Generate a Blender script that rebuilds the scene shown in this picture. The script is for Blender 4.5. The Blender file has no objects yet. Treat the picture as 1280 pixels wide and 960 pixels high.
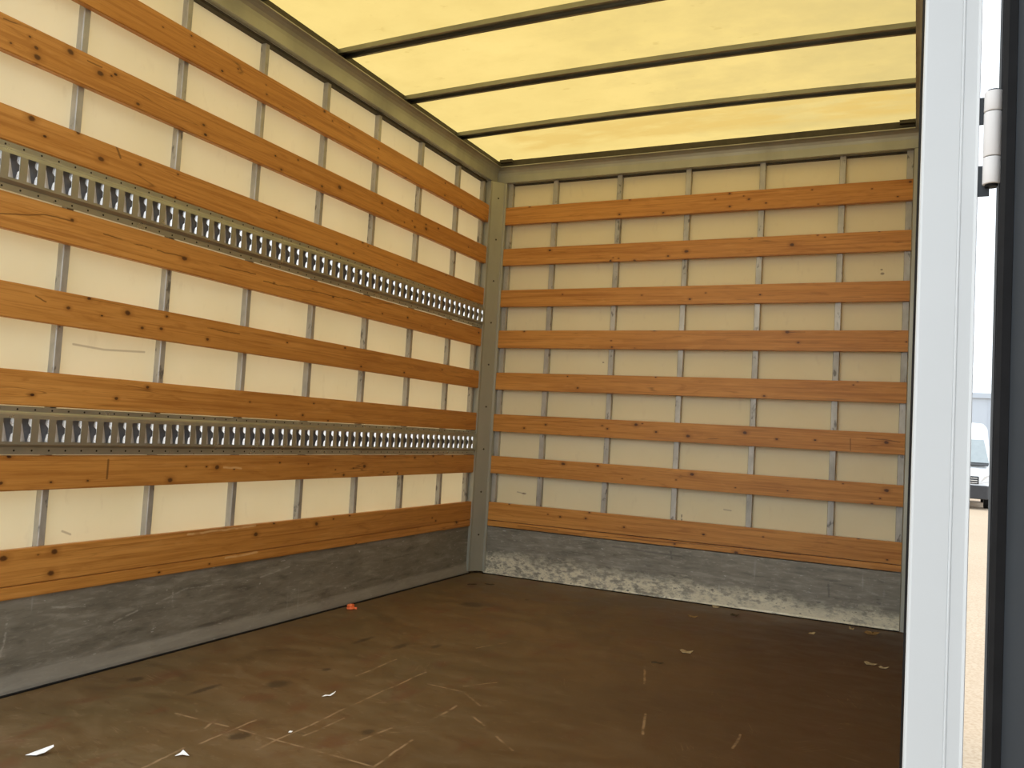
import bpy, bmesh, math, random
from mathutils import Vector, Matrix

random.seed(7)
scene = bpy.context.scene
COL = scene.collection

# ------------------------------------------------------------------ camera
YAW, PITCH, ROLL = -0.4515875, 0.05597909, 0.05739429
cy_, sy_ = math.cos(YAW), math.sin(YAW)
fwd = Vector((sy_*math.cos(PITCH), cy_*math.cos(PITCH), math.sin(PITCH)))
rt = Vector((cy_, -sy_, 0)); up = rt.cross(fwd)
rt2 = rt*math.cos(ROLL) + up*math.sin(ROLL)
up2 = -rt*math.sin(ROLL) + up*math.cos(ROLL)
cam_d = bpy.data.cameras.new('camera'); cam = bpy.data.objects.new('camera', cam_d); COL.objects.link(cam)
M = Matrix((( rt2.x, up2.x, -fwd.x, 2.0645), (rt2.y, up2.y, -fwd.y, -3.9310), (rt2.z, up2.z, -fwd.z, 0.7469), (0, 0, 0, 1)))
cam.matrix_world = M
cam_d.sensor_width = 36; cam_d.lens = 1048.055*36/1280
cam_d.clip_start = 0.02; cam_d.clip_end = 500
scene.camera = cam

# ------------------------------------------------------------------ world, sun, exposure
SKY = (0.865, 0.94, 1.0); SKY_STRENGTH = 1.62
w = bpy.data.worlds.new('world'); scene.world = w; w.use_nodes = True
wn = w.node_tree; wn.nodes.clear()
bgn = wn.nodes.new('ShaderNodeBackground'); wo = wn.nodes.new('ShaderNodeOutputWorld')
bgn.inputs[0].default_value = (*SKY, 1); bgn.inputs[1].default_value = SKY_STRENGTH
wn.links.new(bgn.outputs[0], wo.inputs[0])
scene.view_settings.view_transform = 'Standard'; scene.view_settings.look = 'None'
scene.view_settings.gamma = 1; scene.view_settings.use_curve_mapping = False
scene.view_settings.exposure = 0.33
sun_d = bpy.data.lights.new('sun', 'SUN'); sun_d.energy = 2.9; sun_d.angle = math.radians(25); sun_d.color = (1.0, 0.93, 0.80)
sun = bpy.data.objects.new('sun', sun_d); COL.objects.link(sun)
sun.rotation_euler = Vector((-0.78, 0.20, 0.60)).to_track_quat('Z', 'Y').to_euler()
scene.cycles.max_bounces = 12; scene.cycles.diffuse_bounces = 8

# ------------------------------------------------------------------ node helpers
class NT:
    def __init__(s, name, rough=0.6, metal=0.0, color=(0.5, 0.5, 0.5)):
        s.m = bpy.data.materials.new(name); s.m.use_nodes = True; s.t = s.m.node_tree
        s.b = s.t.nodes['Principled BSDF']
        s.b.inputs['Roughness'].default_value = rough; s.b.inputs['Metallic'].default_value = metal
        s.b.inputs['Base Color'].default_value = (*color, 1)
        s.tc = s.t.nodes.new('ShaderNodeTexCoord')
        s.m.diffuse_color = (*color, 1)
    def n(s, k, **kw):
        x = s.t.nodes.new(k)
        for a, v in kw.items(): setattr(x, a, v)
        return x
    def l(s, a, b): s.t.links.new(a, b)
    def setin(s, sock, v):
        if hasattr(v, 'is_output'): s.l(v, sock)
        else: sock.default_value = v
    def pos(s):
        if not hasattr(s, '_p'):
            s._p = s.n('ShaderNodeNewGeometry').outputs['Position']
        return s._p
    def mapc(s, src, scale=(1, 1, 1), loc=(0, 0, 0)):
        x = s.n('ShaderNodeMapping'); s.l(src, x.inputs[0])
        x.inputs['Scale'].default_value = scale; x.inputs['Location'].default_value = loc
        return x.outputs[0]
    def noise(s, vec, scale=5, detail=4, rough=0.55, dist=0):
        x = s.n('ShaderNodeTexNoise'); s.l(vec, x.inputs['Vector'])
        x.inputs['Scale'].default_value = scale; x.inputs['Detail'].default_value = detail
        x.inputs['Roughness'].default_value = rough; x.inputs['Distortion'].default_value = dist
        return x.outputs['Fac']
    def math(s, op, a, b=0.0, c=0.0, clamp=False):
        x = s.n('ShaderNodeMath', operation=op, use_clamp=clamp)
        s.setin(x.inputs[0], a); s.setin(x.inputs[1], b); s.setin(x.inputs[2], c)
        return x.outputs[0]
    def ramp(s, v, lo, hi, a=0.0, b=1.0):
        x = s.n('ShaderNodeMapRange', clamp=True); s.setin(x.inputs[0], v)
        x.inputs[1].default_value = lo; x.inputs[2].default_value = hi
        x.inputs[3].default_value = a; x.inputs[4].default_value = b
        return x.outputs[0]
    def mix(s, f, a, b, mode='MIX'):
        x = s.n('ShaderNodeMix', data_type='RGBA', blend_type=mode)
        s.setin(x.inputs[0], f)
        s.setin(x.inputs[6], a if hasattr(a, 'is_output') else (*a, 1))
        s.setin(x.inputs[7], b if hasattr(b, 'is_output') else (*b, 1))
        return x.outputs[2]
    def xyz(s, v):
        x = s.n('ShaderNodeSeparateXYZ'); s.l(v, x.inputs[0]); return x.outputs
    def bump(s, h, strength=0.2, dist=0.002):
        x = s.n('ShaderNodeBump'); s.l(h, x.inputs['Height']); x.inputs['Strength'].default_value = strength
        x.inputs['Distance'].default_value = dist; s.l(x.outputs[0], s.b.inputs['Normal'])
    def color(s, c): s.l(c, s.b.inputs['Base Color'])
    def segs(s, u, v, lines, width, wob=None):
        """mask (1 on, 0 off) of thin strokes given as (u0,v0,u1,v1)"""
        acc = None
        if wob is not None:
            u = s.math('ADD', u, s.math('MULTIPLY', s.math('SUBTRACT', wob, 0.5), 0.02))
        for (a, b, c, d) in lines:
            dx, dy = c-a, d-b; L2 = dx*dx+dy*dy
            pu = s.math('SUBTRACT', u, a); pv = s.math('SUBTRACT', v, b)
            t = s.math('MULTIPLY_ADD', pu, dx/L2, s.math('MULTIPLY', pv, dy/L2), clamp=True)
            eu = s.math('MULTIPLY_ADD', t, -dx, pu); ev = s.math('MULTIPLY_ADD', t, -dy, pv)
            dist = s.math('SQRT', s.math('MULTIPLY_ADD', eu, eu, s.math('MULTIPLY', ev, ev)))
            acc = dist if acc is None else s.math('MINIMUM', acc, dist)
        return s.ramp(acc, width*0.4, width, 1, 0)
    def spots(s, u, v, pts):
        acc = None
        for (a, b, ru, rv) in pts:
            eu = s.math('MULTIPLY', s.math('SUBTRACT', u, a), 1/ru); ev = s.math('MULTIPLY', s.math('SUBTRACT', v, b), 1/rv)
            d = s.math('SQRT', s.math('MULTIPLY_ADD', eu, eu, s.math('MULTIPLY', ev, ev)))
            acc = d if acc is None else s.math('MINIMUM', acc, d)
        return acc

MAT = {}
# knots, cracks and pale rubbed streaks seen on the boards: (along the wall, height, size)
S, N, B = .0032, .0050, .0080
KN_L = [(-2.653, 1.643, S), (-2.587, 1.66, N), (-2.582, 1.638, B), (-2.492, 1.691, B), (-2.399, 1.671, B), (-2.364, 1.679, S), (-2.606, 1.681, S), (-2.098, 1.917, S), (-2.082, 1.89, S), (-1.896, 1.897, S), (-2.022, 1.661, N), (-2.27, 1.634, N), (-2.582, 1.476, B), (-2.45, 1.485, N), (-2.374, 1.437, B), (-2.245, 1.462, N), (-2.107, 1.475, S), (-1.032, 1.679, N), (-0.855, 1.641, S), (-0.769, 1.641, N), (-0.674, 1.656, B), (-1.148, 1.484, N), (-0.266, 1.662, S), (-0.469, 1.479, S), (-0.889, 1.444, S), (-1.663, 1.455, S), (-0.363, 1.845, S), (-1.445, 1.922, N), (-1.394, 1.903, S), (-1.288, 1.916, S), (-1.083, 1.859, S), (-1.572, 1.692, S), (-1.428, 1.636, N), (-1.322, 1.663, B), (-1.656, 1.63, N), (-1.755, 1.866, S), (-2.056, 1.224, B), (-2.434, 1.009, N), (-2.374, 1.045, N), (-2.246, 1.025, B), (-2.192, 0.988, N), (-2.123, 0.995, N), (-1.937, 0.986, N), (-2.106, 1.034, S), (-1.873, 1.392, S), (-2.445, 1.247, N), (-0.78, 1.227, N), (-1.65, 1.222, S), (-0.448, 1.245, S), (-2.155, 0.815, N), (-2.26, 0.775, N), (-2.577, 0.543, N), (-2.33, 0.542, S), (-2.043, 0.536, B), (-1.853, 0.573, B), (-1.984, 0.577, S), (-2.44, 0.541, S), (-2.551, 0.353, B), (-2.413, 0.355, B), (-2.417, 0.298, B), (-1.855, 0.258, S), (-1.649, 0.336, B), (-1.393, 0.579, S), (-1.032, 0.565, B), (-1.17, 0.532, N), (-0.645, 0.6, N), (-0.483, 0.607, N), (-0.299, 0.607, N), (-0.423, 0.296, N), (-0.217, 0.274, B), (-1.32, 0.348, B), (-0.889, 0.539, S), (-1.445, 0.761, N), (-1.588, 0.755, S)]
KN_E = [(0.698, 1.857, N), (0.923, 1.851, N), (1.173, 1.901, S), (1.24, 1.923, N), (1.243, 1.861, N), (1.33, 1.89, N), (1.046, 1.656, B), (0.957, 1.636, N), (0.706, 1.634, S), (0.835, 1.447, S), (1.073, 1.423, N), (1.148, 1.452, S), (0.415, 1.459, S), (0.21, 1.269, N), (1.531, 1.665, B), (1.64, 1.704, S), (1.525, 1.265, B), (1.575, 1.218, N), (1.827, 1.048, S), (2.011, 1.919, N), (1.609, 1.914, S), (0.525, 0.982, N), (1.435, 0.972, N), (0.241, 0.766, N), (0.361, 0.789, N), (0.693, 0.785, N), (0.838, 0.812, B), (0.939, 0.782, N), (1.095, 0.771, B), (1.356, 0.8, B), (0.469, 0.597, B), (1.122, 0.593, B), (1.047, 0.561, S), (0.467, 0.332, N), (0.604, 0.337, N), (0.803, 0.314, N), (1.456, 0.337, S), (1.339, 0.253, B), (1.054, 0.261, N), (1.498, 0.779, N), (1.95, 0.79, B), (1.956, 0.586, B), (1.901, 0.524, N), (1.932, 0.55, S)]
CL = [(-2.641, 1.211, -2.527, 1.241), (-2.527, 1.241, -2.442, 1.243), (-2.346, 1.233, -2.181, 1.227), (-2.161, 1.226, -2.044, 1.227), (-1.91, 1.232, -1.744, 1.235), (-1.703, 1.218, -1.142, 1.24), (-1.142, 1.24, -0.899, 1.266), (-2.676, 1.693, -2.593, 1.703), (-2.441, 1.691, -2.396, 1.69), (-2.529, 1.025, -2.499, 1.014), (-1.94, 1.022, -1.798, 1.02), (-1.33, 1.962, -1.264, 1.935)]
TL = [(-2.329, 1.488, -2.313, 1.461), (-2.269, 0.599, -2.269, 0.547)]
PL = [(-1.956, 0.362, -1.653, 0.368), (-1.786, 0.271, -1.635, 0.272), (-1.824, 0.573, -1.743, 0.569), (-2.244, 0.451, -2.217, 0.449)]
CE = [(0.236, 0.265, 0.458, 0.264), (0.671, 0.258, 1.155, 0.269), (1.155, 0.269, 1.356, 0.273), (1.374, 0.267, 1.616, 0.274), (1.87, 0.806, 2.002, 0.793), (1.806, 0.799, 1.808, 0.747), (1.525, 1.265, 1.601, 1.265)]
def wood(key, axis, knots, cracks, thick, pale):
    n = NT('honey_wood', rough=0.42)
    obj = n.tc.outputs['Object']
    oi = n.n('ShaderNodeObjectInfo'); rnd = oi.outputs['Random']
    off = n.math('MULTIPLY', rnd, 37.0)
    cmb = n.n('ShaderNodeCombineXYZ'); n.l(off, cmb.inputs[0]); n.l(off, cmb.inputs[1]); n.l(off, cmb.inputs[2])
    va = n.n('ShaderNodeVectorMath', operation='ADD'); n.l(obj, va.inputs[0]); n.l(cmb.outputs[0], va.inputs[1]); v = va.outputs[0]
    # objects are built with X along the board, Z up the board
    warp = n.noise(n.mapc(v, (2.2, 1, 9)), 1.0, 2)
    g1 = n.noise(n.mapc(v, (1.6, 20, 75)), 1.0, 5, 0.6, 0.6)
    g2 = n.noise(n.mapc(v, (6, 20, 260)), 1.0, 3, 0.6)
    wide = n.noise(n.mapc(v, (1.2, 1, 14)), 1.0, 2)
    x = n.xyz(obj)[0]
    blk = n.math('FLOOR', n.math('ADD', n.math('MULTIPLY', x, 1.55), n.math('MULTIPLY', rnd, 9.0)))
    wn_ = n.n('ShaderNodeTexWhiteNoise', noise_dimensions='2D')
    cb = n.n('ShaderNodeCombineXYZ'); n.l(blk, cb.inputs[0]); n.l(off, cb.inputs[1]); n.l(cb.outputs[0], wn_.inputs['Vector'])
    base = n.mix(n.ramp(wide, 0.3, 0.7), (0.52, 0.225, 0.045), (0.66, 0.315, 0.078))
    base = n.mix(n.math('MULTIPLY', wn_.outputs['Value'], 0.35), base, (0.62, 0.29, 0.068))
    base = n.mix(n.ramp(g1, 0.46, 0.70, 0, 0.6), base, (0.30, 0.095, 0.012))
    base = n.mix(n.ramp(g2, 0.50, 0.72, 0, 0.4), base, (0.30, 0.105, 0.02))
    fg = n.noise(n.mapc(v, (5, 20, 42), (2, 2, 2)), 1.0, 4, 0.6, 1.2)
    base = n.mix(n.ramp(fg, 0.56, 0.70, 0, 0.5), base, (0.34, 0.125, 0.022))
    base = n.mix(n.ramp(fg, 0.30, 0.44, 0.35, 0), base, (0.72, 0.37, 0.11))
    # long dark checks following the grain
    ck = n.noise(n.mapc(v, (0.9, 4, 16)), 1.0, 3, 0.5, 0.4)
    line = n.ramp(n.math('ABSOLUTE', n.math('SUBTRACT', ck, 0.5)), 0.0, 0.0085, 1, 0)
    gate = n.ramp(n.noise(n.mapc(v, (2.0, 1, 8), (5, 3, 1)), 1.0, 2), 0.55, 0.62)
    base = n.mix(n.math('MULTIPLY', n.math('MULTIPLY', line, gate), 0.6), base, (0.10, 0.035, 0.008))
    # knots
    kx = n.xyz(v); kcb = n.n('ShaderNodeCombineXYZ'); n.l(n.math('MULTIPLY', kx[0], 9.0), kcb.inputs[0]); n.l(n.math('MULTIPLY', kx[2], 15.0), kcb.inputs[1])
    kv = n.n('ShaderNodeTexVoronoi', voronoi_dimensions='2D'); n.l(kcb.outputs[0], kv.inputs['Vector']); kv.inputs['Scale'].default_value = 1
    kc = n.xyz(kv.outputs['Color'])
    big = n.math('MULTIPLY', n.math('POWER', kc[1], 2.0), 0.03)
    r_ = n.math('ADD', big, 0.030)
    kn = n.ramp(n.math('DIVIDE', kv.outputs['Distance'], r_), 0.8, 1.35, 1, 0)
    kn = n.math('MULTIPLY', kn, n.ramp(kc[0], 0.80, 0.83))
    halo = n.math('MULTIPLY', n.ramp(n.math('DIVIDE', kv.outputs['Distance'], r_), 1.2, 3.4, 0.45, 0), n.ramp(kc[0], 0.80, 0.83))
    base = n.mix(halo, base, (0.26, 0.085, 0.012))
    base = n.mix(kn, base, (0.055, 0.018, 0.006))
    P_ = n.xyz(n.pos()); U, Z = P_[axis], P_[2]
    jit = n.math('MULTIPLY', n.math('SUBTRACT', n.noise(n.mapc(n.pos(), (60, 60, 90)), 1.0, 3), 0.5), 0.9)
    kd = n.math('ADD', n.spots(U, Z, [(a, b, r*1.15, r*0.8) for a, b, r in knots]), jit)
    base = n.mix(n.ramp(kd, 1.0, 3.2, 0.5, 0), base, (0.27, 0.095, 0.016))
    base = n.mix(n.ramp(kd, 0.7, 1.3, 0.9, 0), base, (0.075, 0.026, 0.008))
    wz = n.math('ADD', Z, n.math('MULTIPLY', n.math('SUBTRACT', n.noise(n.mapc(n.pos(), (9, 9, 1)), 1.0, 4), 0.5), 0.016))
    br = n.ramp(n.noise(n.mapc(n.pos(), (14, 14, 14)), 1.0, 3), 0.35, 0.5, 0.15, 1)
    base = n.mix(n.math('MULTIPLY', n.math('MULTIPLY', n.segs(U, wz, cracks, 0.0026), br), 0.75), base, (0.13, 0.05, 0.012))
    if thick: base = n.mix(n.math('MULTIPLY', n.segs(U, Z, thick, 0.0045), 0.7), base, (0.11, 0.045, 0.014))
    if pale: base = n.mix(n.math('MULTIPLY', n.math('MULTIPLY', n.segs(U, wz, pale, 0.0045), br), 0.6), base, (0.85, 0.56, 0.27))
    n.color(base); n.bump(g1, 0.15, 0.001)
    n.b.inputs['Specular IOR Level'].default_value = 0.35
    MAT[key] = n.m
wood('wood_left', 1, KN_L, CL, TL, PL)
wood('wood_back', 0, KN_E, CE, [], [])
wood('wood_right', 1, [(-1.2, 1.0, N), (-0.6, 1.4, B)], [(-1.0, 1.65, -0.8, 1.66)], [], [])

def panel(name, marks_uv, marks, spots, thin=0):  # thin: translucent share added to brighten the panel
    n = NT(name, rough=0.5); p = n.pos(); s = n.xyz(p)
    a = n.noise(n.mapc(p, (2, 2, 2)), 1.5, 4); WA, WB = ((0.88, 0.82, 0.66), (0.84, 0.78, 0.61)) if thin else ((0.87, 0.79, 0.54), (0.83, 0.745, 0.49)); b = n.noise(n.mapc(p, (30, 30, 12)), 1.0, 4)
    c = n.mix(n.ramp(a, 0.35, 0.7), WA, WB)
    c = n.mix(n.ramp(b, 0.62, 0.75, 0, 0.12), c, (0.45, 0.36, 0.26))
    if marks:
        m = n.segs(s[marks_uv[0]], s[marks_uv[1]], marks, 0.004, a)
        c = n.mix(n.math('MULTIPLY', m, 0.5), c, (0.28, 0.22, 0.15))
    if spots:
        d = n.spots(s[marks_uv[0]], s[marks_uv[1]], spots)
        c = n.mix(n.ramp(d, 0.6, 1.1, 0.7, 0), c, (0.16, 0.11, 0.07))
    n.color(c); MAT[name] = n.m
    if thin:      # translucent share added so the sun outside brightens this panel
        tr = n.n('ShaderNodeBsdfTranslucent'); n.l(c, tr.inputs[0]); mx = n.n('ShaderNodeMixShader'); mx.inputs[0].default_value = thin
        n.l(n.b.outputs[0], mx.inputs[1]); n.l(tr.outputs[0], mx.inputs[2]); n.l(mx.outputs[0], n.t.nodes['Material Output'].inputs[0])
panel('white_panel_left', (1, 2), [(-2.38, .9174, -2.28, .913), (-2.28, .913, -2.14, .9216), (-2.362, .401, -2.336, .390)], [], thin=0.38)
panel('white_panel_back', (0, 2), [(.2043, .4324, .2414, .427), (1.268, .4391, 1.30, .437)],
      [(1.9066, 1.5474, .006, .004), (1.9104, 1.5295, .009, .006), (1.0705, .3907, .004, .010), (1.0714, .3719, .004, .008), (.6378, 1.117, .006, .004), (.2414, .4275, .014, .005)])
panel('white_panel_right', (1, 2), [], [])

def metal(name, c1, c2, rough, met, scale=(14, 14, 3), dirt_or_shade=0.0):
    n = NT(name, rough=rough, metal=met, color=c1); p = n.pos()
    a = n.noise(n.mapc(p, scale), 1.0, 5, 0.6)
    c = n.mix(n.ramp(a, 0.35, 0.68), c1, c2)
    if dirt_or_shade:
        d = n.noise(n.mapc(p, (40, 40, 18), (3, 1, 7)), 1.0, 3)
        c = n.mix(n.ramp(d, 0.60, 0.68, 0, dirt_or_shade), c, (0.10, 0.095, 0.085))
    n.color(c)
    n.l(n.ramp(a, 0.3, 0.7, rough-0.07, rough+0.1), n.b.inputs['Roughness'])
    MAT[name] = n.m; return n
metal('stud_aluminium', (0.52, 0.50, 0.45), (0.36, 0.35, 0.32), 0.45, 0.4, (20, 20, 9), 0.75)
metal('grey_aluminium', (0.42, 0.42, 0.36), (0.345, 0.345, 0.29), 0.42, 0.45, (6, 6, 2))
metal('galvanised_rail', (0.45, 0.445, 0.375), (0.38, 0.375, 0.315), 0.32, 0.75, (12, 12, 12))
metal('bright_zinc', (0.97, 0.97, 0.97), (0.9, 0.9, 0.9), 0.28, 0.85, (40, 40, 40))
metal('pan_zinc', (0.42, 0.41, 0.42), (0.30, 0.30, 0.31), 0.42, 0.4, (35, 35, 35))
metal('bow_steel', (0.30, 0.30, 0.26), (0.22, 0.22, 0.19), 0.36, 0.9, (5, 10, 10))
metal('lip_zinc', (0.80, 0.79, 0.82), (0.62, 0.62, 0.66), 0.4, 0.3, (35, 35, 35))
n = NT('dark_hole', rough=0.9, color=(0.02, 0.018, 0.015)); n.color(n.mix(n.noise(n.pos(), 60), (0.015, 0.013, 0.01), (0.03, 0.026, 0.02))); MAT['dark_hole'] = n.m

def kick(name, ax, stain):
    n = NT(name, rough=0.5, metal=0.25); p = n.pos(); s = n.xyz(p)
    u = s[ax]; z = s[2]
    st = (3, 3, 14) 
    a = n.noise(n.mapc(p, (7, 7, 40)), 1.0, 6, 0.65, 0.3); b = n.noise(n.mapc(p, (2.5, 2.5, 7)), 1.0, 4)
    c = n.mix(n.ramp(b, 0.3, 0.7), (0.205, 0.19, 0.155), (0.28, 0.26, 0.215))
    c = n.mix(n.ramp(a, 0.50, 0.66, 0, 0.6), c, (0.42, 0.395, 0.34))
    c = n.mix(n.ramp(a, 0.32, 0.46, 0.65, 0), c, (0.10, 0.092, 0.075))
    a2 = n.noise(n.mapc(p, (30, 30, 95), (3, 3, 3)), 1.0, 5, 0.7)
    c = n.mix(n.ramp(a2, 0.56, 0.70, 0, 0.6 if stain else 0.35), c, (0.50, 0.47, 0.41))
    sp = n.noise(n.mapc(p, (28, 28, 110)), 1.0, 3)
    c = n.mix(n.ramp(sp, 0.69, 0.73, 0, 0.7), c, (0.60, 0.59, 0.57))
    vs = n.noise(n.mapc(p, (60, 60, 5)), 1.0, 3)
    c = n.mix(n.math('MULTIPLY', n.ramp(vs, 0.66, 0.72, 0, 0.45), n.ramp(b, 0.5, 0.6)), c, (0.45, 0.44, 0.42))
    if stain:
        e = n.noise(n.mapc(p, (5, 5, 9)), 1.0, 6, 0.7); 
        hgt = n.ramp(u, 0.1, 2.0, 0.105, 0.062)
        lvl = n.math('ADD', z, n.math('MULTIPLY', n.math('SUBTRACT', e, 0.5), 0.16))
        k = n.ramp(n.math('SUBTRACT', lvl, hgt), -0.03, 0.03, 1, 0)
        blot = n.noise(n.mapc(p, (22, 22, 34)), 1.0, 5, 0.7)
        blot = n.math('MULTIPLY_ADD', n.math('SUBTRACT', a2, 0.5), 0.5, blot)
        k = n.math('MULTIPLY', k, n.ramp(blot, 0.40, 0.56, 0.1, 1.0))
        c = n.mix(n.math('MULTIPLY', k, 0.9), c, (0.84, 0.78, 0.60))
        foot = n.math('MULTIPLY', n.ramp(z, 0.03, 0.07, 1, 0), n.ramp(u, 0.9, 1.3))
        c = n.mix(n.math('MULTIPLY', foot, n.ramp(blot, 0.34, 0.46, 0.2, 0.75)), c, (0.78, 0.72, 0.55))
        c = n.mix(n.math('MULTIPLY', n.ramp(blot, 0.62, 0.7, 0, .8), n.ramp(lvl, 0.09, 0.15, 1, 0.1)), c, (0.07, 0.065, 0.06))
        l = n.segs(u, z, [(1.036, .225, 1.043, .19), (1.737, .16, 1.742, .11), (.75, .215, 1.1, .205)], 0.006)
        c = n.mix(n.math('MULTIPLY', l, 0.5), c, (0.09, 0.085, 0.08))
    else:
        l = n.segs(u, z, [(-2.52, .19, -2.53, .10), (-2.40, .205, -2.30, .19), (-2.05, .16, -1.93, .19), (-1.93, .19, -1.78, .18), (-1.99, .19, -1.985, .14), (-2.2, .13, -2.12, .15), (-1.60, .18, -1.45, .20)], 0.004, a)
        c = n.mix(n.math('MULTIPLY', n.math('MULTIPLY', l, n.ramp(sp, 0.42, 0.58, 0.05, 1)), 0.5), c, (0.55, 0.53, 0.48))
        k = n.ramp(n.math('ADD', z, n.math('MULTIPLY', n.math('SUBTRACT', b, 0.5), 0.05)), 0.04, 0.06, 0.5, 0)
        c = n.mix(k, c, (0.42, 0.40, 0.36))
    n.color(c); n.l(n.ramp(a, 0.3, 0.7, 0.42, 0.65), n.b.inputs['Roughness']); MAT[name] = n.m
kick('kick_left', 1, False); kick('kick_back', 0, True); kick('kick_right', 1, False)

SCR = [(0.748,-2.425,0.738,-1.684),(0.781,-2.3,0.784,-2.15),(0.745,-2.356,0.916,-2.354),(0.916,-2.354,1.015,-2.357),(0.632,-2.353,0.745,-2.356),(1.02,-2.364,1.004,-2.177),(0.807,-1.781,0.928,-1.784),(0.928,-1.784,1.02,-1.861),(0.902,-1.738,0.961,-1.647),(0.972,-2.032,0.967,-1.899),(1.041,-1.946,1.10,-1.99),(1.16,-2.04,1.231,-2.099),(0.596,-1.842,0.59,-1.621),(1.281,-1.193,1.338,-1.386),(1.419,-1.654,1.462,-1.812),(1.677,-1.774,1.676,-1.664),(0.429,-2.36,0.594,-2.354),(0.557,-2.393,0.54,-2.338),(0.903,-2.246,0.92,-2.138),(0.728,-1.339,0.783,-1.2),(0.629,-2.628,0.613,-2.506),(0.624,-2.47,0.617,-2.283)]
def floor_mat():
    n = NT('brown_plywood', rough=0.5); p = n.pos(); s = n.xyz(p)
    a = n.noise(n.mapc(p, (1.6, 1.6, 1)), 1.0, 5, 0.6); b = n.noise(n.mapc(p, (6, 11, 1)), 1.0, 6, 0.65, 0.5); f = n.noise(n.mapc(p, (50, 80, 1)), 1.0, 3)
    c = n.mix(n.ramp(a, 0.35, 0.65), (0.150, 0.083, 0.032), (0.125, 0.084, 0.036))
    c = n.mix(n.ramp(b, 0.48, 0.66, 0, 0.55), c, (0.205, 0.140, 0.072))
    c = n.mix(n.ramp(b, 0.32, 0.46, 0.6, 0), c, (0.080, 0.042, 0.016))
    b2 = n.noise(n.mapc(p, (15, 30, 1), (8, 2, 0)), 1.0, 6, 0.7, 0.8)
    c = n.mix(n.ramp(b2, 0.58, 0.70, 0, 0.6), c, (0.24, 0.165, 0.09))
    c = n.mix(n.ramp(b2, 0.30, 0.40, 0.6, 0), c, (0.070, 0.032, 0.012))
    c = n.mix(n.ramp(f, 0.68, 0.75, 0, 0.5), c, (0.28, 0.19, 0.10))
    red = n.noise(n.mapc(p, (9, 5, 1), (4, 7, 0)), 1.0, 4)
    c = n.mix(n.ramp(red, 0.56, 0.68, 0, 0.5), c, (0.13, 0.045, 0.018))
    right_mix = n.ramp(n.math('ADD', s[0], n.math('MULTIPLY', n.math('SUBTRACT', a, 0.5), 1.2)), 0.75, 1.75, 0, 0.85)  # floor colour turns darker brown towards the right
    c = n.mix(right_mix, c, (0.060, 0.024, 0.007))
    wob = n.noise(n.mapc(p, (7, 7, 1)), 1.0, 4)
    m = n.segs(s[0], s[1], SCR, 0.0046, wob)
    br = n.ramp(n.noise(n.mapc(p, (22, 22, 1)), 1.0, 3), 0.38, 0.58, 0.08, 0.9)
    c = n.mix(n.math('MULTIPLY', m, br), c, (0.33, 0.215, 0.115))
    # fine random scuffs
    for k, (rz, off) in enumerate(((0.25, 0), (1.2, 4), (2.3, 9))):
        mp = n.n('ShaderNodeMapping'); n.l(p, mp.inputs[0]); mp.inputs['Rotation'].default_value = (0, 0, rz)
        q = n.noise(n.mapc(mp.outputs[0], (2.2, 34, 1), (off, off, 0)), 1.0, 2)
        lm = n.ramp(n.math('ABSOLUTE', n.math('SUBTRACT', q, 0.5)), 0, 0.006, 1, 0)
        gt = n.ramp(n.noise(n.mapc(p, (4, 4, 1), (off*3+1, off, 0)), 1.0, 2), 0.60, 0.68)
        c = n.mix(n.math('MULTIPLY', n.math('MULTIPLY', lm, gt), 0.5), c, (0.30, 0.20, 0.11))
    d = n.spots(s[0], s[1], [(0.4668,-2.0342,.028,.040),(0.1323,-2.2289,.018,.026),(0.4873,-1.843,.012,.016),(0.3707,-1.4896,.012,.06),(0.5138,-1.483,.016,.05),(0.61,-1.4068,.012,.03),(0.888,-2.193,.014,.02),(0.3444,-2.187,.012,.06),(0.3819,-0.7277,.05,.05),(0.6609,-2.3836,.02,.03),(0.52,-.47,.009,.012)])
    d = n.math('ADD', d, n.math('MULTIPLY', n.math('SUBTRACT', f, 0.5), 0.8))
    c = n.mix(n.ramp(d, 0.6, 1.25, 0.75, 0), c, (0.045, 0.026, 0.012))
    n.color(c); n.l(n.ramp(b, 0.3, 0.7, 0.42, 0.62), n.b.inputs['Roughness']); n.bump(b, 0.15, 0.002)
    n.b.inputs['Specular IOR Level'].default_value = 0.4
    MAT['floor'] = n.m
floor_mat()

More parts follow.
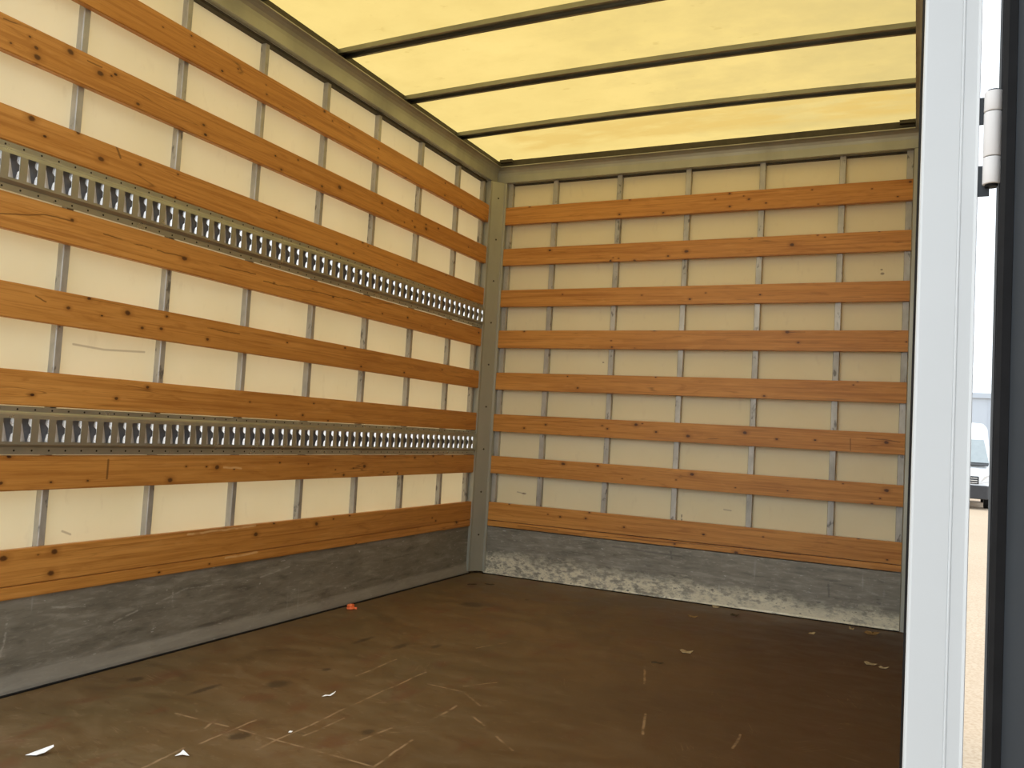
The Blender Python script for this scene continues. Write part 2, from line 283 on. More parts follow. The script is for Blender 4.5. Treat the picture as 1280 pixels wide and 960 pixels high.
def roof_mat():
    n = NT('translucent_polyester', rough=0.5); p = n.pos(); s = n.xyz(p)
    a = n.noise(n.mapc(p, (1.5, 1.5, 1)), 1.0, 4); f = n.noise(n.mapc(p, (60, 60, 60)), 1.0, 4); sp = n.noise(n.mapc(p, (14, 22, 1)), 1.0, 3)
    k = n.n('ShaderNodeTexNoise')
    c = n.mix(n.ramp(a, 0.3, 0.7), (0.525, 0.385, 0.135), (0.465, 0.345, 0.118))
    c = n.mix(n.ramp(f, 0.4, 0.7, 0, 0.18), c, (0.46, 0.335, 0.11))
    c = n.mix(n.ramp(sp, 0.66, 0.74, 0, 0.45), c, (0.34, 0.24, 0.07))
    bl = n.noise(n.mapc(p, (5, 7, 1), (3, 3, 0)), 1.0, 6, 0.65)
    c = n.mix(n.ramp(bl, 0.42, 0.72, 0, 0.40), c, (0.40, 0.285, 0.09))
    dirt_or_shade = n.ramp(n.math('ADD', s[0], n.math('MULTIPLY', n.math('SUBTRACT', bl, 0.5), 2.0)), 0.9, 2.2, 0, 0.85)  # light falloff to the right painted in as a darker sheet colour
    c = n.mix(dirt_or_shade, c, (0.38, 0.29, 0.115))
    # old water stain along the front edge of the sheet
    e = n.noise(n.mapc(p, (3.5, 9, 1)), 1.0, 5, 0.6)
    band = n.math('MULTIPLY', n.ramp(s[1], -0.42, -0.30), n.ramp(s[1], -0.12, -0.06, 1, 0))
    band = n.math('MULTIPLY', band, n.ramp(s[0], 0.16, 0.26))
    c = n.mix(n.math('MULTIPLY', band, n.ramp(e, 0.36, 0.55, 0, 0.75)), c, (0.42, 0.28, 0.08))
    t = n.n('ShaderNodeBsdfTranslucent'); d = n.n('ShaderNodeBsdfDiffuse'); mx = n.n('ShaderNodeMixShader')
    n.l(c, t.inputs[0]); d.inputs[0].default_value = (0.62, 0.52, 0.28, 1); mx.inputs[0].default_value = 0.22
    n.l(t.outputs[0], mx.inputs[1]); n.l(d.outputs[0], mx.inputs[2])
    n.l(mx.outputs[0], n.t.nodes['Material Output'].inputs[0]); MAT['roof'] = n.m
roof_mat()

def simple(name, c, rough=0.5, metal=0.0, var=0.08, sc=8):
    n = NT(name, rough=rough, metal=metal, color=c)
    a = n.noise(n.pos(), sc, 4)
    n.color(n.mix(n.ramp(a, 0.3, 0.7), tuple(v*(1-var) for v in c), tuple(min(1, v*(1+var)) for v in c)))
    MAT[name] = n.m; return n
simple('post_paint', (0.65, 0.68, 0.70), 0.45, 0.0, 0.03, 3)
simple('hinge_paint', (0.74, 0.72, 0.71), 0.35, 0.0, 0.03, 20)
simple('rubber', (0.010, 0.010, 0.011), 0.6, 0, 0.2, 30).b.inputs['Specular IOR Level'].default_value = 0.18
simple('dark_brown', (0.06, 0.05, 0.03), 0.7, 0, 0.2, 30)
simple('seal_highlight', (0.11, 0.115, 0.12), 0.5, 0, 0.1, 30)
simple('door_grey', (0.036, 0.042, 0.050), 0.6, 0, 0.08, 6).b.inputs['Specular IOR Level'].default_value = 0.3
simple('shell_white', (0.78, 0.78, 0.77), 0.4, 0, 0.02, 2)
simple('chassis_black', (0.03, 0.03, 0.032), 0.6, 0, 0.1)
simple('orange_plastic', (1.0, 0.20, 0.06), 0.4, 0, 0.1, 60)
simple('white_paper', (0.92, 0.91, 0.88), 0.7, 0, 0.04, 90)
simple('dry_leaf', (0.26, 0.16, 0.06), 0.7, 0, 0.3, 120)
simple('dark_leaf', (0.06, 0.04, 0.02), 0.7, 0, 0.3, 120)
simple('pale_chip', (0.40, 0.31, 0.18), 0.7, 0, 0.2, 120)
simple('van_paint', (0.82, 0.83, 0.85), 0.25, 0, 0.02)
simple('van_black', (0.03, 0.031, 0.035), 0.5, 0, 0.1)
simple('van_glass', (0.30, 0.34, 0.36), 0.12, 0, 0.05)
simple('van_lamp', (0.70, 0.72, 0.75), 0.12, 0.3, 0.05)
simple('van_chrome', (0.75, 0.76, 0.78), 0.2, 0.9, 0.03)
simple('warehouse_cladding', (0.50, 0.55, 0.62), 0.6, 0, 0.03, 0.3)
simple('warehouse_trim', (0.47, 0.52, 0.59), 0.6, 0, 0.03, 0.3)
def ground_mat():
    n = NT('sandy_yard', rough=0.9); p = n.pos()
    a = n.noise(p, 0.4, 4); f = n.noise(p, 45, 4)
    c = n.mix(n.ramp(a, 0.3, 0.7), (0.39, 0.305, 0.22), (0.44, 0.35, 0.255))
    c = n.mix(n.ramp(f, 0.42, 0.68), c, (0.32, 0.235, 0.155))
    n.color(c); MAT['ground'] = n.m
ground_mat()

# ------------------------------------------------------------------ mesh helpers
def box(bm, x0, x1, y0, y1, z0, z1, mi=0):
    vs = [bm.verts.new((x, y, z)) for z in (z0, z1) for y in (y0, y1) for x in (x0, x1)]
    for f in ((0, 2, 3, 1), (4, 5, 7, 6), (0, 1, 5, 4), (1, 3, 7, 5), (3, 2, 6, 7), (2, 0, 4, 6)):
        bm.faces.new([vs[i] for i in f]).material_index = mi
    return vs
def prism(bm, pts, axis, a, b, mi=0, dark=()):
    """closed outline pts (2D) extruded along axis 0/1/2 from a to b"""
    def P(u, v, t):
        return {0: (t, u, v), 1: (u, t, v), 2: (u, v, t)}[axis]
    A = [bm.verts.new(P(u, v, a)) for u, v in pts]; B = [bm.verts.new(P(u, v, b)) for u, v in pts]
    k = len(pts)
    for i in range(k):
        bm.faces.new((A[i], A[(i+1) % k], B[(i+1) % k], B[i])).material_index = 1 if i in dark else mi
    bm.faces.new(A).material_index = mi; bm.faces.new(B).material_index = mi
def cyl(bm, c, r, h, axis=2, seg=16, mi=0, r2=None):
    r2 = r if r2 is None else r2
    def P(u, v, t):
        q = {0: (t, u, v), 1: (u, t, v), 2: (u, v, t)}[axis]; return (c[0]+q[0], c[1]+q[1], c[2]+q[2])
    A = [bm.verts.new(P(r*math.cos(2*math.pi*i/seg), r*math.sin(2*math.pi*i/seg), 0)) for i in range(seg)]
    B = [bm.verts.new(P(r2*math.cos(2*math.pi*i/seg), r2*math.sin(2*math.pi*i/seg), h)) for i in range(seg)]
    for i in range(seg):
        f = bm.faces.new((A[i], A[(i+1) % seg], B[(i+1) % seg], B[i])); f.material_index = mi; f.smooth = True
    bm.faces.new(A).material_index = mi; bm.faces.new(B).material_index = mi
def obj(name, bm, mats, parent=None, loc=None, bevel=0, seg=2, origin=None):
    bmesh.ops.recalc_face_normals(bm, faces=bm.faces[:])
    if origin is not None: bmesh.ops.translate(bm, verts=bm.verts[:], vec=-Vector(origin))
    me = bpy.data.meshes.new(name); bm.to_mesh(me); bm.free()
    for m in (mats if isinstance(mats, (list, tuple)) else [mats]): me.materials.append(MAT[m])
    o = bpy.data.objects.new(name, me); COL.objects.link(o)
    if origin is not None: o.location = origin
    if loc is not None: o.location = loc
    if parent: o.parent = parent
    if bevel:
        md = o.modifiers.new('bevel', 'BEVEL'); md.width = bevel; md.segments = seg; md.limit_method = 'ANGLE'
    return o
def tag(o, label, cat, group=None):
    o['label'] = label; o['category'] = cat
    if group: o['group'] = group
    return o
def struct(o, label=None, cat=None):
    o['kind'] = 'structure'
    if label: o['label'] = label
    if cat: o['category'] = cat
    return o
def empty(name, loc=(0, 0, 0), rz=0):
    o = bpy.data.objects.new(name, None); COL.objects.link(o); o.location = loc; o.rotation_euler = (0, 0, rz)
    o.empty_display_size = 0.1; return o
def part(name, bm, mats, root, **k):
    """child mesh built in the thing's own coordinates"""
    return obj(name, bm, mats, root, **k)

# ------------------------------------------------------------------ dimensions (metres; z=0 floor, y=0 end wall, x=0 left boards)
YR = -2.83            # plane of the rear frame
XR = 2.062            # face plane of the boards on the right wall
BOARDS = [(1.932, 1.8386), (1.7091, 1.6196), (1.4878, 1.3993), (1.2728, 1.1805), (1.0502, .9601), (.8312, .7407), (.6120, .5214), (.3714, .2790)]
STRIP = (.2775, .2448)
CAPZ, ROOFZ = 2.0646, 2.182
PB = 0.046            # panel set back from the boards

# ------------------------------------------------------------------ shell
bm = bmesh.new(); box(bm, -0.07, XR+0.07, YR, 0.07, -0.035, 0.0)
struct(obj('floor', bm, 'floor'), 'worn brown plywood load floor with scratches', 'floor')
bm = bmesh.new(); box(bm, -0.075, -PB, YR, 0.075, -0.03, ROOFZ)
struct(obj('wall_left', bm, 'white_panel_left'), 'cream white panel behind the boards on the left wall', 'wall')
bm = bmesh.new(); box(bm, -PB, XR+PB, PB, 0.075, -0.03, ROOFZ)
struct(obj('wall_back', bm, 'white_panel_back'), 'cream white panel behind the boards on the end wall', 'wall')
bm = bmesh.new(); box(bm, XR+PB-0.006, XR+0.056, YR+0.0555, 0.075, -0.03, ROOFZ)
struct(obj('wall_right', bm, 'white_panel_right'), 'cream white side panel behind the rear post', 'wall')
# roof sheet, slightly cambered
bm = bmesh.new()
NX = 24; rows = []
for j in range(9):
    y = YR + (0.08-YR)*j/8
    rows.append([bm.verts.new((-0.06+(XR+0.12)*i/NX, y, ROOFZ+0.004+0.014*(1-((i/NX)*2-1)**2))) for i in range(NX+1)])
for j in range(8):
    for i in range(NX):
        f = bm.faces.new((rows[j][i], rows[j][i+1], rows[j+1][i+1], rows[j+1][i])); f.smooth = True
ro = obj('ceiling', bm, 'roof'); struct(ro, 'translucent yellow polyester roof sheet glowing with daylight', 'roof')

# cap rails where walls meet the roof
CAP = [(-0.02, CAPZ), (0.006, CAPZ), (0.006, CAPZ+0.038), (0.008, CAPZ+0.052), (0.014, CAPZ+0.064), (0.024, CAPZ+0.073), (0.036, CAPZ+0.077), (0.036, CAPZ+0.081),
       (0.020, CAPZ+0.083), (0.010, CAPZ+0.088), (0.008, ROOFZ+0.003), (-0.06, ROOFZ+0.003), (-0.06, CAPZ+0.02), (-0.02, CAPZ+0.02)]
bm = bmesh.new(); prism(bm, CAP, 1, YR, -0.008, dark=(7, 8, 9))  # faces above the lip take the dark brown material
struct(obj('trim_1', bm, ['grey_aluminium', 'dark_brown']), 'grey curved metal cap rail along the top of the left wall', 'trim')
bm = bmesh.new(); prism(bm, [(-u, v) for u, v in CAP], 0, -0.03, XR+0.03, dark=(7, 8, 9))
box(bm, 0.03, 0.10, -0.040, -0.018, ROOFZ-0.016, ROOFZ-0.001, 1); box(bm, XR-0.10, XR-0.01, -0.040, -0.018, ROOFZ-0.016, ROOFZ-0.001, 1)
struct(obj('trim_2', bm, ['grey_aluminium', 'dark_brown']), 'grey curved metal cap rail along the top of the end wall', 'trim')
bm = bmesh.new(); prism(bm, [(XR-u, v) for u, v in CAP], 1, YR+0.05, -0.008, dark=(7, 8, 9))
struct(obj('trim_3', bm, ['grey_aluminium', 'dark_brown']), 'grey metal cap rail along the right wall top', 'trim')

bm = bmesh.new(); box(bm, -0.0455, -0.021, YR+0.06, -0.06, CAPZ-0.011, CAPZ-0.0005); box(bm, 0.06, XR-0.04, 0.030, 0.0455, CAPZ-0.007, CAPZ-0.0005)  # dark strips added to draw the shadow line under the caps
struct(obj('shadow_strip', bm, 'dark_brown'), 'thin dark strip painting the shadow gap below the cap rails', 'trim')
# corner post, left
bm = bmesh.new()
prism(bm, [(-0.04, -0.074), (0.003, -0.072), (0.006, -0.066), (0.006, -0.060), (0.014, -0.050), (0.044, -0.013), (0.050, -0.006), (0.057, -0.006), (0.062, -0.002), (0.062, 0.04), (-0.04, 0.04)], 2, 0.014, CAPZ-0.002)
post = struct(obj('trim_4', bm, 'grey_aluminium'), 'grey green metal corner post where left and end walls meet', 'trim')
nrm = Vector((0.77, -0.63, 0)).normalized()
bm = bmesh.new()
for k in range(9):
    z = 0.20 + 0.222*k
    c = Vector((0.030, -0.031, z))
    m4 = Matrix.Translation(c) @ nrm.to_track_quat('Z', 'Y').to_matrix().to_4x4()
    r = bmesh.ops.create_uvsphere(bm, u_segments=10, v_segments=6, radius=0.0048, matrix=m4 @ Matrix.Diagonal((1, 1, 0.5, 1)))
rv = obj('rivet_row', bm, 'dark_brown', post)
# corner post, right
bm = bmesh.new()
prism(bm, [(XR-0.040, 0.03), (XR-0.040, -0.002), (XR-0.037, -0.006), (XR-0.012, -0.007), (XR-0.006, -0.012), (XR-0.002, -0.020), (XR-0.002, -0.06), (XR+0.03, -0.06), (XR+0.03, 0.03)], 2, 0.003, CAPZ-0.002)
struct(obj('trim_5', bm, 'grey_aluminium'), 'slim grey metal corner trim at the right end of the end wall', 'trim')

# kick plates
bm = bmesh.new(); prism(bm, [(-0.030, .012), (-0.004, .004), (-0.004, .012), (-0.010, .050), (-0.010, .244), (-0.030, .244)], 1, YR+0.004, -0.052)
struct(obj('baseboard_left', bm, 'kick_left'), 'scuffed grey metal kick plate along the foot of the left wall', 'kick plate')
bm = bmesh.new(); prism(bm, [(0.030, .004), (0.004, .004), (0.006, .012), (0.006, .244), (0.030, .244)], 0, 0.052, XR-0.041)
struct(obj('baseboard_back', bm, 'kick_back'), 'white stained grey metal kick plate along the foot of the end wall', 'kick plate')
bm = bmesh.new(); prism(bm, [(XR+0.030, .004), (XR+0.004, .004), (XR+0.006, .244), (XR+0.030, .244)], 1, YR+0.06, -0.061)
struct(obj('baseboard_right', bm, 'kick_right'), 'grey metal kick plate of the right wall', 'kick plate')
# dark joint under the kick plates
bm = bmesh.new(); box(bm, -0.0035, 0.004, YR+0.004, -0.05, 0.0, 0.004); box(bm, 0.05, XR-0.04, -0.003, 0.004, 0.0, 0.003)
struct(obj('trim_6', bm, 'rubber'), 'thin black floor joint along the foot of the walls', 'trim')

# ------------------------------------------------------------------ studs
ORD = ['first', 'second', 'third', 'fourth', 'fifth', 'sixth', 'seventh', 'eighth']
SPOS = [(CAPZ, 1.932), (1.8386, 1.7091), (1.6196, 1.4878), (1.3993, 1.2728), (1.1805, 1.0502), (.9601, .8312), (.7407, .6120), (.5214, .3714)]
def stud_mesh(w):
    b = bmesh.new()
    # hat section: flanges on the panel, raised face; x across, y out of the wall (towards +y local = into the room)
    h = w/2; d = 0.022
    prism(b, [(-h, 0), (h, 0), (h, d-0.002), (h-0.002, d), (-h+0.002, d), (-h, d-0.002)], 2, 0.10, CAPZ+0.02)
    return b
protoL = obj('wall_stud', stud_mesh(0.021), 'stud_aluminium'); meL = protoL.data
protoE = obj('wall_stud', stud_mesh(0.027), 'stud_aluminium'); meE = protoE.data
# left wall: local +y -> world +x
y0, sL = -0.0092-0.019, 0.3467
for i in range(8):
    o = protoL if i == 0 else bpy.data.objects.new('wall_stud', meL)
    if i: COL.objects.link(o)
    yy = -0.09 if i == 0 else -0.0092 - i*sL
    o.location = (-PB, yy, 0); o.rotation_euler = (0, 0, -math.pi/2)
    lab = ('narrow metal stud on the left wall touching the corner post' if i == 0 else
           ORD[i-1] + ' metal stud on the left wall, counting outward after the one touching the corner post')
    tag(o, lab, 'wall stud', 'metal studs behind the left wall boards')
xs = [0.074] + [0.3343+0.35*i for i in range(5)] + [2.008]
for i, x in enumerate(xs):
    o = protoE if i == 0 else bpy.data.objects.new('wall_stud', meE)
    if i: COL.objects.link(o)
    o.location = (x, PB, 0); o.rotation_euler = (0, 0, math.pi)
    lab = ('metal stud on the end wall touching the left corner post' if i == 0 else
           'metal stud on the end wall tight against the right corner trim' if i == 6 else
           ORD[i-1] + ' metal stud on the end wall counting rightward after the one touching the corner post')
    tag(o, lab, 'wall stud', 'metal studs behind the end wall boards')

# ------------------------------------------------------------------ wooden boards
def board_mesh(L, h, th=0.022):
    b = bmesh.new(); box(b, -L/2, L/2, -th/2, th/2, -h/2, h/2)
    bmesh.ops.bevel(b, geom=[e for e in b.edges if abs((e.verts[0].co-e.verts[1].co).x) > 0.1], offset=0.0022, segments=2, affect='EDGES')
    return b
WL = ['topmost wooden board on the left wall, just under the grey cap rail',
      'second wooden board from the top on the left wall',
      'wooden board on the left wall resting right above the upper slotted rail',
      'wooden board on the left wall right below the upper slotted rail',
      'wooden board on the left wall midway between the two slotted rails',
      'wooden board on the left wall right above the lower slotted rail',
      'wooden board on the left wall right below the lower slotted rail',
      'lowest full width wooden board on the left wall, above the narrow strip']
WE = ['topmost wooden board on the end wall, just under the grey cap rail',
      'second wooden board from the top on the end wall',
      'third wooden board from the top on the end wall',
      'fourth wooden board from the top on the end wall',
      'fourth full width wooden board from the bottom on the end wall',
      'third full width wooden board from the bottom on the end wall',
      'second full width wooden board from the bottom on the end wall',
      'lowest full width wooden board on the end wall, above the narrow strip']
Ya, Yb = YR+0.035, -0.058
for i, (zt, zb) in enumerate(BOARDS):
    o = obj('wooden_board', board_mesh(Yb-Ya, zt-zb), 'wood_left', loc=(-0.0125, (Ya+Yb)/2, (zt+zb)/2)); o.rotation_euler = (0, 0, math.pi/2)
    tag(o, WL[i], 'board', 'wooden boards along the left wall')
o = obj('wooden_strip', board_mesh(Yb-Ya, STRIP[0]-STRIP[1]), 'wood_left', loc=(-0.0125, (Ya+Yb)/2, sum(STRIP)/2)); o.rotation_euler = (0, 0, math.pi/2)
tag(o, 'narrow wooden strip under the lowest left wall board, on top of the kick plate', 'board')
for i, (zt, zb) in enumerate(BOARDS):
    o = obj('wooden_board', board_mesh(XR-0.0405-0.0615, zt-zb), 'wood_back', loc=((XR-0.0405+0.0615)/2, 0.0125, (zt+zb)/2)); o.rotation_euler = (0, 0, math.pi)
    tag(o, WE[i], 'board', 'wooden boards across the end wall')
o = obj('wooden_strip', board_mesh(XR-0.0405-0.0615, 0.0275), 'wood_back', loc=((XR-0.0405+0.0615)/2, 0.0125, 0.2622)); o.rotation_euler = (0, 0, math.pi)
tag(o, 'narrow wooden strip under the lowest end wall board, on top of the kick plate', 'board')

# the right wall carries the same boards and studs
WR = bpy.data.objects['wall_right']
for (zt, zb) in BOARDS + [STRIP]:
    o = obj('wooden_board', board_mesh(-0.062-(YR+0.06), zt-zb), 'wood_right', WR, loc=(XR+0.0125, (YR+0.06-0.062)/2, (zt+zb)/2)); o.rotation_euler = (0, 0, -math.pi/2)
for i in range(1, 8):
    o = bpy.data.objects.new('wall_stud', meL); COL.objects.link(o); o.parent = WR; o.location = (XR+PB-0.006, -0.0092-i*sL, 0); o.rotation_euler = (0, 0, math.pi/2)
# ------------------------------------------------------------------ slotted lashing rails
def rail(ztop, zbot, y_ref, pitch, label):
    """hat shaped rail with a row of slots; profile offsets measured down from the top"""
    H = ztop-zbot
    root = empty('lashing_rail', (0, YR+0.04, ztop)); Y0 = YR+0.04; Y1 = -0.085
    L = Y1-Y0
    W = 0.013                       # web stands proud of the boards
    s0, s1 = -0.033, -0.092         # slot top and bottom
    prof = [(0.001, -0.002), (0.001, -0.0165), (0.0035, -0.0160), (0.0045, -0.0180), (W-0.001, -0.0235), (W, s0), (W, s1), (W, -0.0985), (W-0.007, -0.1035), (0.001, -0.1065), (0.001, -H+0.002)]
    # slot columns
    sw = pitch*0.58
    cols = [0.0]; flag = []
    k0 = math.ceil((Y0+0.01+sw/2-y_ref)/pitch)
    k = k0; slots = []
    while True:
        yc = y_ref+k*pitch-Y0
        if yc+sw/2 > L-0.006: break
        cols += [yc-sw/2, yc+sw/2]; slots.append(yc); k += 1
    cols.append(L)
    b = bmesh.new()
    grid = [[b.verts.new((x, y, z)) for (x, z) in prof] for y in cols]
    for i in range(len(cols)-1):
        is_slot = i % 2 == 1
        for j in range(len(prof)-1):
            if is_slot and j == 5: continue
            b.faces.new((grid[i][j], grid[i+1][j], grid[i+1][j+1], grid[i][j+1]))
    # small punched holes in both flanges
    for yc in slots:
        for zz in (-0.0095, -0.1150):
            cyl(b, (0.0008, yc-pitch*0.42, zz), 0.0022, 0.0006, axis=0, seg=8, mi=1)
    bmesh.ops.recalc_face_normals(b, faces=b.faces[:])
    body = part('rail_body', b, ['galvanised_rail', 'dark_hole'], root)
    md = body.modifiers.new('thick', 'SOLIDIFY'); md.thickness = 0.0014; md.offset = 0
    # pan behind the slots
    b = bmesh.new(); box(b, -0.012, -0.010, 0, L, -H+0.012, -0.008)
    part('back_pan', b, 'pan_zinc', root)
    # every slot: a bent hourglass tab on its far side and a pressed lip on its near side
    zm = (s0+s1)/2; hh = (s0-s1)/2
    b = bmesh.new(); d = 0.0078; t2 = 0.0042
    lv = [(s0, 0.80), (zm+hh*0.60, 0.95), (zm+hh*0.42, 0.60), (zm+hh*0.28, 0.04), (zm-hh*0.24, 0.04), (zm-hh*0.36, 0.50), (zm-hh*0.68, 0.70), (s1, 0.80)]
    rows_ = [(b.verts.new((W, 0, z)), b.verts.new((W-d*k, -t2*k, z))) for z, k in lv]
    for q in range(len(rows_)-1): b.faces.new((rows_[q][0], rows_[q][1], rows_[q+1][1], rows_[q+1][0]))
    tab = obj('slot_tab', b, 'bright_zinc', root)
    md = tab.modifiers.new('thick', 'SOLIDIFY'); md.thickness = 0.0006
    b = bmesh.new()
    v = [b.verts.new(q) for q in ((W-0.001, 0, s1), (W-0.014, sw*0.80, s1), (W-0.014, sw*0.45, zm-0.004), (W-0.013, sw*0.22, s0-0.014), (W-0.001, 0, s0-0.010))]
    b.faces.new(v)
    lip = obj('slot_lip', b, 'lip_zinc', root)
    md = lip.modifiers.new('thick', 'SOLIDIFY'); md.thickness = 0.0006
    for i, yc in enumerate(slots):
        for src, yy in ((tab, yc+sw/2-0.0008), (lip, yc-sw/2+0.0006)):
            o = src
            if i:
                o = src.copy(); COL.objects.link(o); o.parent = root
            o.location = (0, yy, 0)
    tag(root, label, 'lashing rail', 'slotted lashing rails on the left wall')
rail(1.3985, 1.2736, -2.6246, 0.04835, 'upper slotted galvanised lashing rail on the left wall')
rail(0.7400, 0.6128, -2.5800, 0.04790, 'lower slotted galvanised lashing rail on the left wall')

# ------------------------------------------------------------------ roof bows
def bow_mesh():
    b = bmesh.new(); N = 16; w = 0.056; h = 0.018; t = 0.003
    sec = [(-w/2, h), (-w/2, 0), (-w/2+0.012, 0), (-w/2+0.012, 0.003), (-w/2+t, 0.003), (-w/2+t, h-t), (w/2-t, h-t), (w/2-t, 0.003), (w/2-0.012, 0.003), (w/2-0.012, 0), (w/2, 0), (w/2, h)]
    x0, x1 = 0.004, XR-0.004; ring = []
    for i in range(N+1):
        u = i/N; x = x0+(x1-x0)*u; dz = 0.014*(1-(2*u-1)**2)
        ring.append([b.verts.new((x, y, z+dz)) for y, z in sec])
    for i in range(N):
        for j in range(len(sec)):
            k = (j+1) % len(sec); b.faces.new((ring[i][j], ring[i+1][j], ring[i+1][k], ring[i][k]))
    b.faces.new(ring[0]); b.faces.new(ring[-1]); return b
YB = [(-0.449, 'roof bow nearest the end wall, a thin dark metal bar under the roof'),
      (-0.915, 'second dark metal roof bow out from the end wall'),
      (-1.385, 'third dark metal roof bow out from the end wall'),
      (-1.855, 'dark metal roof bow barely showing at the top left by the cap rail'),
      (-2.325, 'dark metal roof bow nearest the rear opening')]
pb = obj('roof_bow', bow_mesh(), 'bow_steel')
for i, (y, lab) in enumerate(YB):
    o = pb if i == 0 else bpy.data.objects.new('roof_bow', pb.data)
    if i: COL.objects.link(o)
    o.location = (0, y+0.005, ROOFZ-0.0195); tag(o, lab, 'roof bow', 'metal bows carrying the roof sheet')

# ------------------------------------------------------------------ rear frame
PX0, PX1 = 2.0600, 2.1215
def post_prof(a, b, s=1):
    # front (rear facing) face at y=YR with a shallow groove; closed outline
    wv = b-a
    return [(a, YR+0.055), (a, YR+0.004), (a+0.0015, YR+0.001), (a+0.004, YR), (a+wv*0.66, YR), (a+wv*0.675, YR+0.0005), (a+wv*0.69, YR-0.0007), (a+wv*0.71, YR-0.0007), (a+wv*0.725, YR),
            (b-0.004, YR), (b-0.001, YR-0.002), (b, YR+0.001), (b, YR+0.055)]
bm = bmesh.new(); prism(bm, post_prof(PX0, PX1), 2, -0.16, 2.30)
struct(obj('trim_7', bm, 'post_paint'), 'pale grey rear door post standing at the right of the opening', 'door post')
bm = bmesh.new(); prism(bm, [(0.0-(u-PX0)-0.005, v) for u, v in post_prof(PX0, PX1)], 2, -0.16, 2.30)
struct(obj('trim_8', bm, 'post_paint'), 'pale grey rear door post at the left of the opening', 'door post')
bm = bmesh.new(); box(bm, -0.0045, PX0-0.0005, YR-0.001, YR+0.05, 2.19, 2.30)
struct(obj('trim_9', bm, 'post_paint', bevel=0.003), 'pale grey header over the rear opening', 'door header')
bm = bmesh.new(); box(bm, -0.0045, PX0-0.0005, YR-0.03, YR-0.0005, -0.16, -0.002)
struct(obj('trim_10', bm, 'grey_aluminium', bevel=0.003), 'grey metal sill under the rear opening', 'door sill')
# dark seal strip on the inner edge of the post (thin brown line in view)
bm = bmesh.new(); prism(bm, [(PX0-0.0030, YR+0.014), (PX0-0.0005, YR+0.010), (PX0-0.0005, YR+0.05), (PX0-0.0030, YR+0.05)], 2, 0.0, 2.18)
struct(obj('trim_11', bm, 'rubber'), 'thin dark seal line on the inner edge of the rear door post', 'seal')
# chassis under the body so that the truck stands on something
ch = empty('truck_chassis', (1.03, -1.4, -0.85))
bm = bmesh.new()
for sx in (-0.43, 0.43): box(bm, sx-0.04, sx+0.04, -1.35, 3.2, 0.52, 0.68)
for yy in (-1.2, -0.4, 0.5, 1.3): box(bm, -0.95, 0.95, yy-0.03, yy+0.03, 0.68, 0.812)
part('ladder_frame', bm, 'chassis_black', ch)
for sx in (-0.78, 0.78):
    bm = bmesh.new(); cyl(bm, (sx-0.10, 0.25, 0.34), 0.34, 0.20, axis=0, seg=32); part('wheel', bm, 'rubber', ch, bevel=0.02)
bm = bmesh.new(); cyl(bm, (-0.7, 0.25, 0.34), 0.05, 1.4, axis=0, seg=12); box(bm, -0.45, -0.38, 0.2, 0.3, 0.34, 0.54); box(bm, 0.38, 0.45, 0.2, 0.3, 0.34, 0.54)
part('axle', bm, 'chassis_black', ch)
tag(ch, 'black truck chassis with rear wheels under the load box', 'chassis')

# ------------------------------------------------------------------ open door leaf with seal and hinge
HX, HY = 2.1350, YR-0.004
door = empty('cargo_door', (HX, HY, 0))
a = math.radians(20)
DA = Matrix.Rotation(-math.pi/2+a, 4, 'Z')       # local +x runs from the hinge to the free edge
leaf = bmesh.new(); box(leaf, 0.018, 1.03, -0.004, 0.030, -0.03, 2.22)
DOFF = Matrix.Translation((0.0125, 0.010, 0))
def door_part(name, b, mat, parent=None, **k):
    bmesh.ops.transform(b, matrix=DOFF @ DA, verts=b.verts[:]); return part(name, b, mat, parent or door, **k)
pnl = door_part('door_panel', leaf, 'door_grey', bevel=0.002)
# rubber seal: profile (x along leaf, y away from its inner face) extruded up; inner face is local -y
b = bmesh.new()
prism(b, [(0.002, 0.020), (-0.004, 0.012), (-0.005, 0.002), (0.0, -0.006), (0.008, -0.010), (0.016, -0.009), (0.0175, -0.005), (0.0175, 0.028), (0.004, 0.028)], 2, -0.03, 2.22)
door_part('door_seal', b, 'rubber')
b = bmesh.new()
prism(b, [(0.0180, -0.0045), (0.019, -0.012), (0.026, -0.015), (0.034, -0.013), (0.036, -0.0045)], 2, -0.02, 2.21)
door_part('seal_lip', b, 'rubber')
b = bmesh.new(); prism(b, [(0.0070, -0.0090), (0.0080, -0.0112), (0.0098, -0.0114), (0.0108, -0.0090)], 2, -0.03, 2.22)  # lighter grey bead paints the highlight along the seal lip
door_part('highlight_bead', b, 'seal_highlight')
# hinge knuckle on the pin axis
hz0, hz1 = 1.0637, 1.1735
hg = empty('hinge', (0, 0, 0)); hg.parent = door
b = bmesh.new(); R = 0.0098
for za, zb in ((hz0, hz0+0.0315), (hz0+0.0325, hz0+0.0850), (hz0+0.0860, hz1)):
    cyl(b, (0, 0, za), R, zb-za, seg=24)
o = obj('hinge_knuckle', b, 'hinge_paint', hg, bevel=0.001)
b = bmesh.new(); cyl(b, (0, 0, hz0-0.003), R*0.72, hz1-hz0+0.005, seg=16)
obj('hinge_pin', b, 'rubber', hg)
b = bmesh.new()
box(b, -0.0150, -0.002, 0.0035, 0.0065, hz0-0.012, hz0+0.024); box(b, -0.0150, -0.002, 0.0035, 0.0065, hz1-0.036, hz1-0.004)
obj('hinge_strap', b, 'door_grey', hg)
b = bmesh.new(); box(b, 0.004, 0.016, 0.002, 0.006, hz0+0.036, hz0+0.082)
obj('hinge_plate', b, 'hinge_paint', hg)
tag(door, 'dark grey open cargo door with black rubber seal and pale hinge at the right edge', 'door')

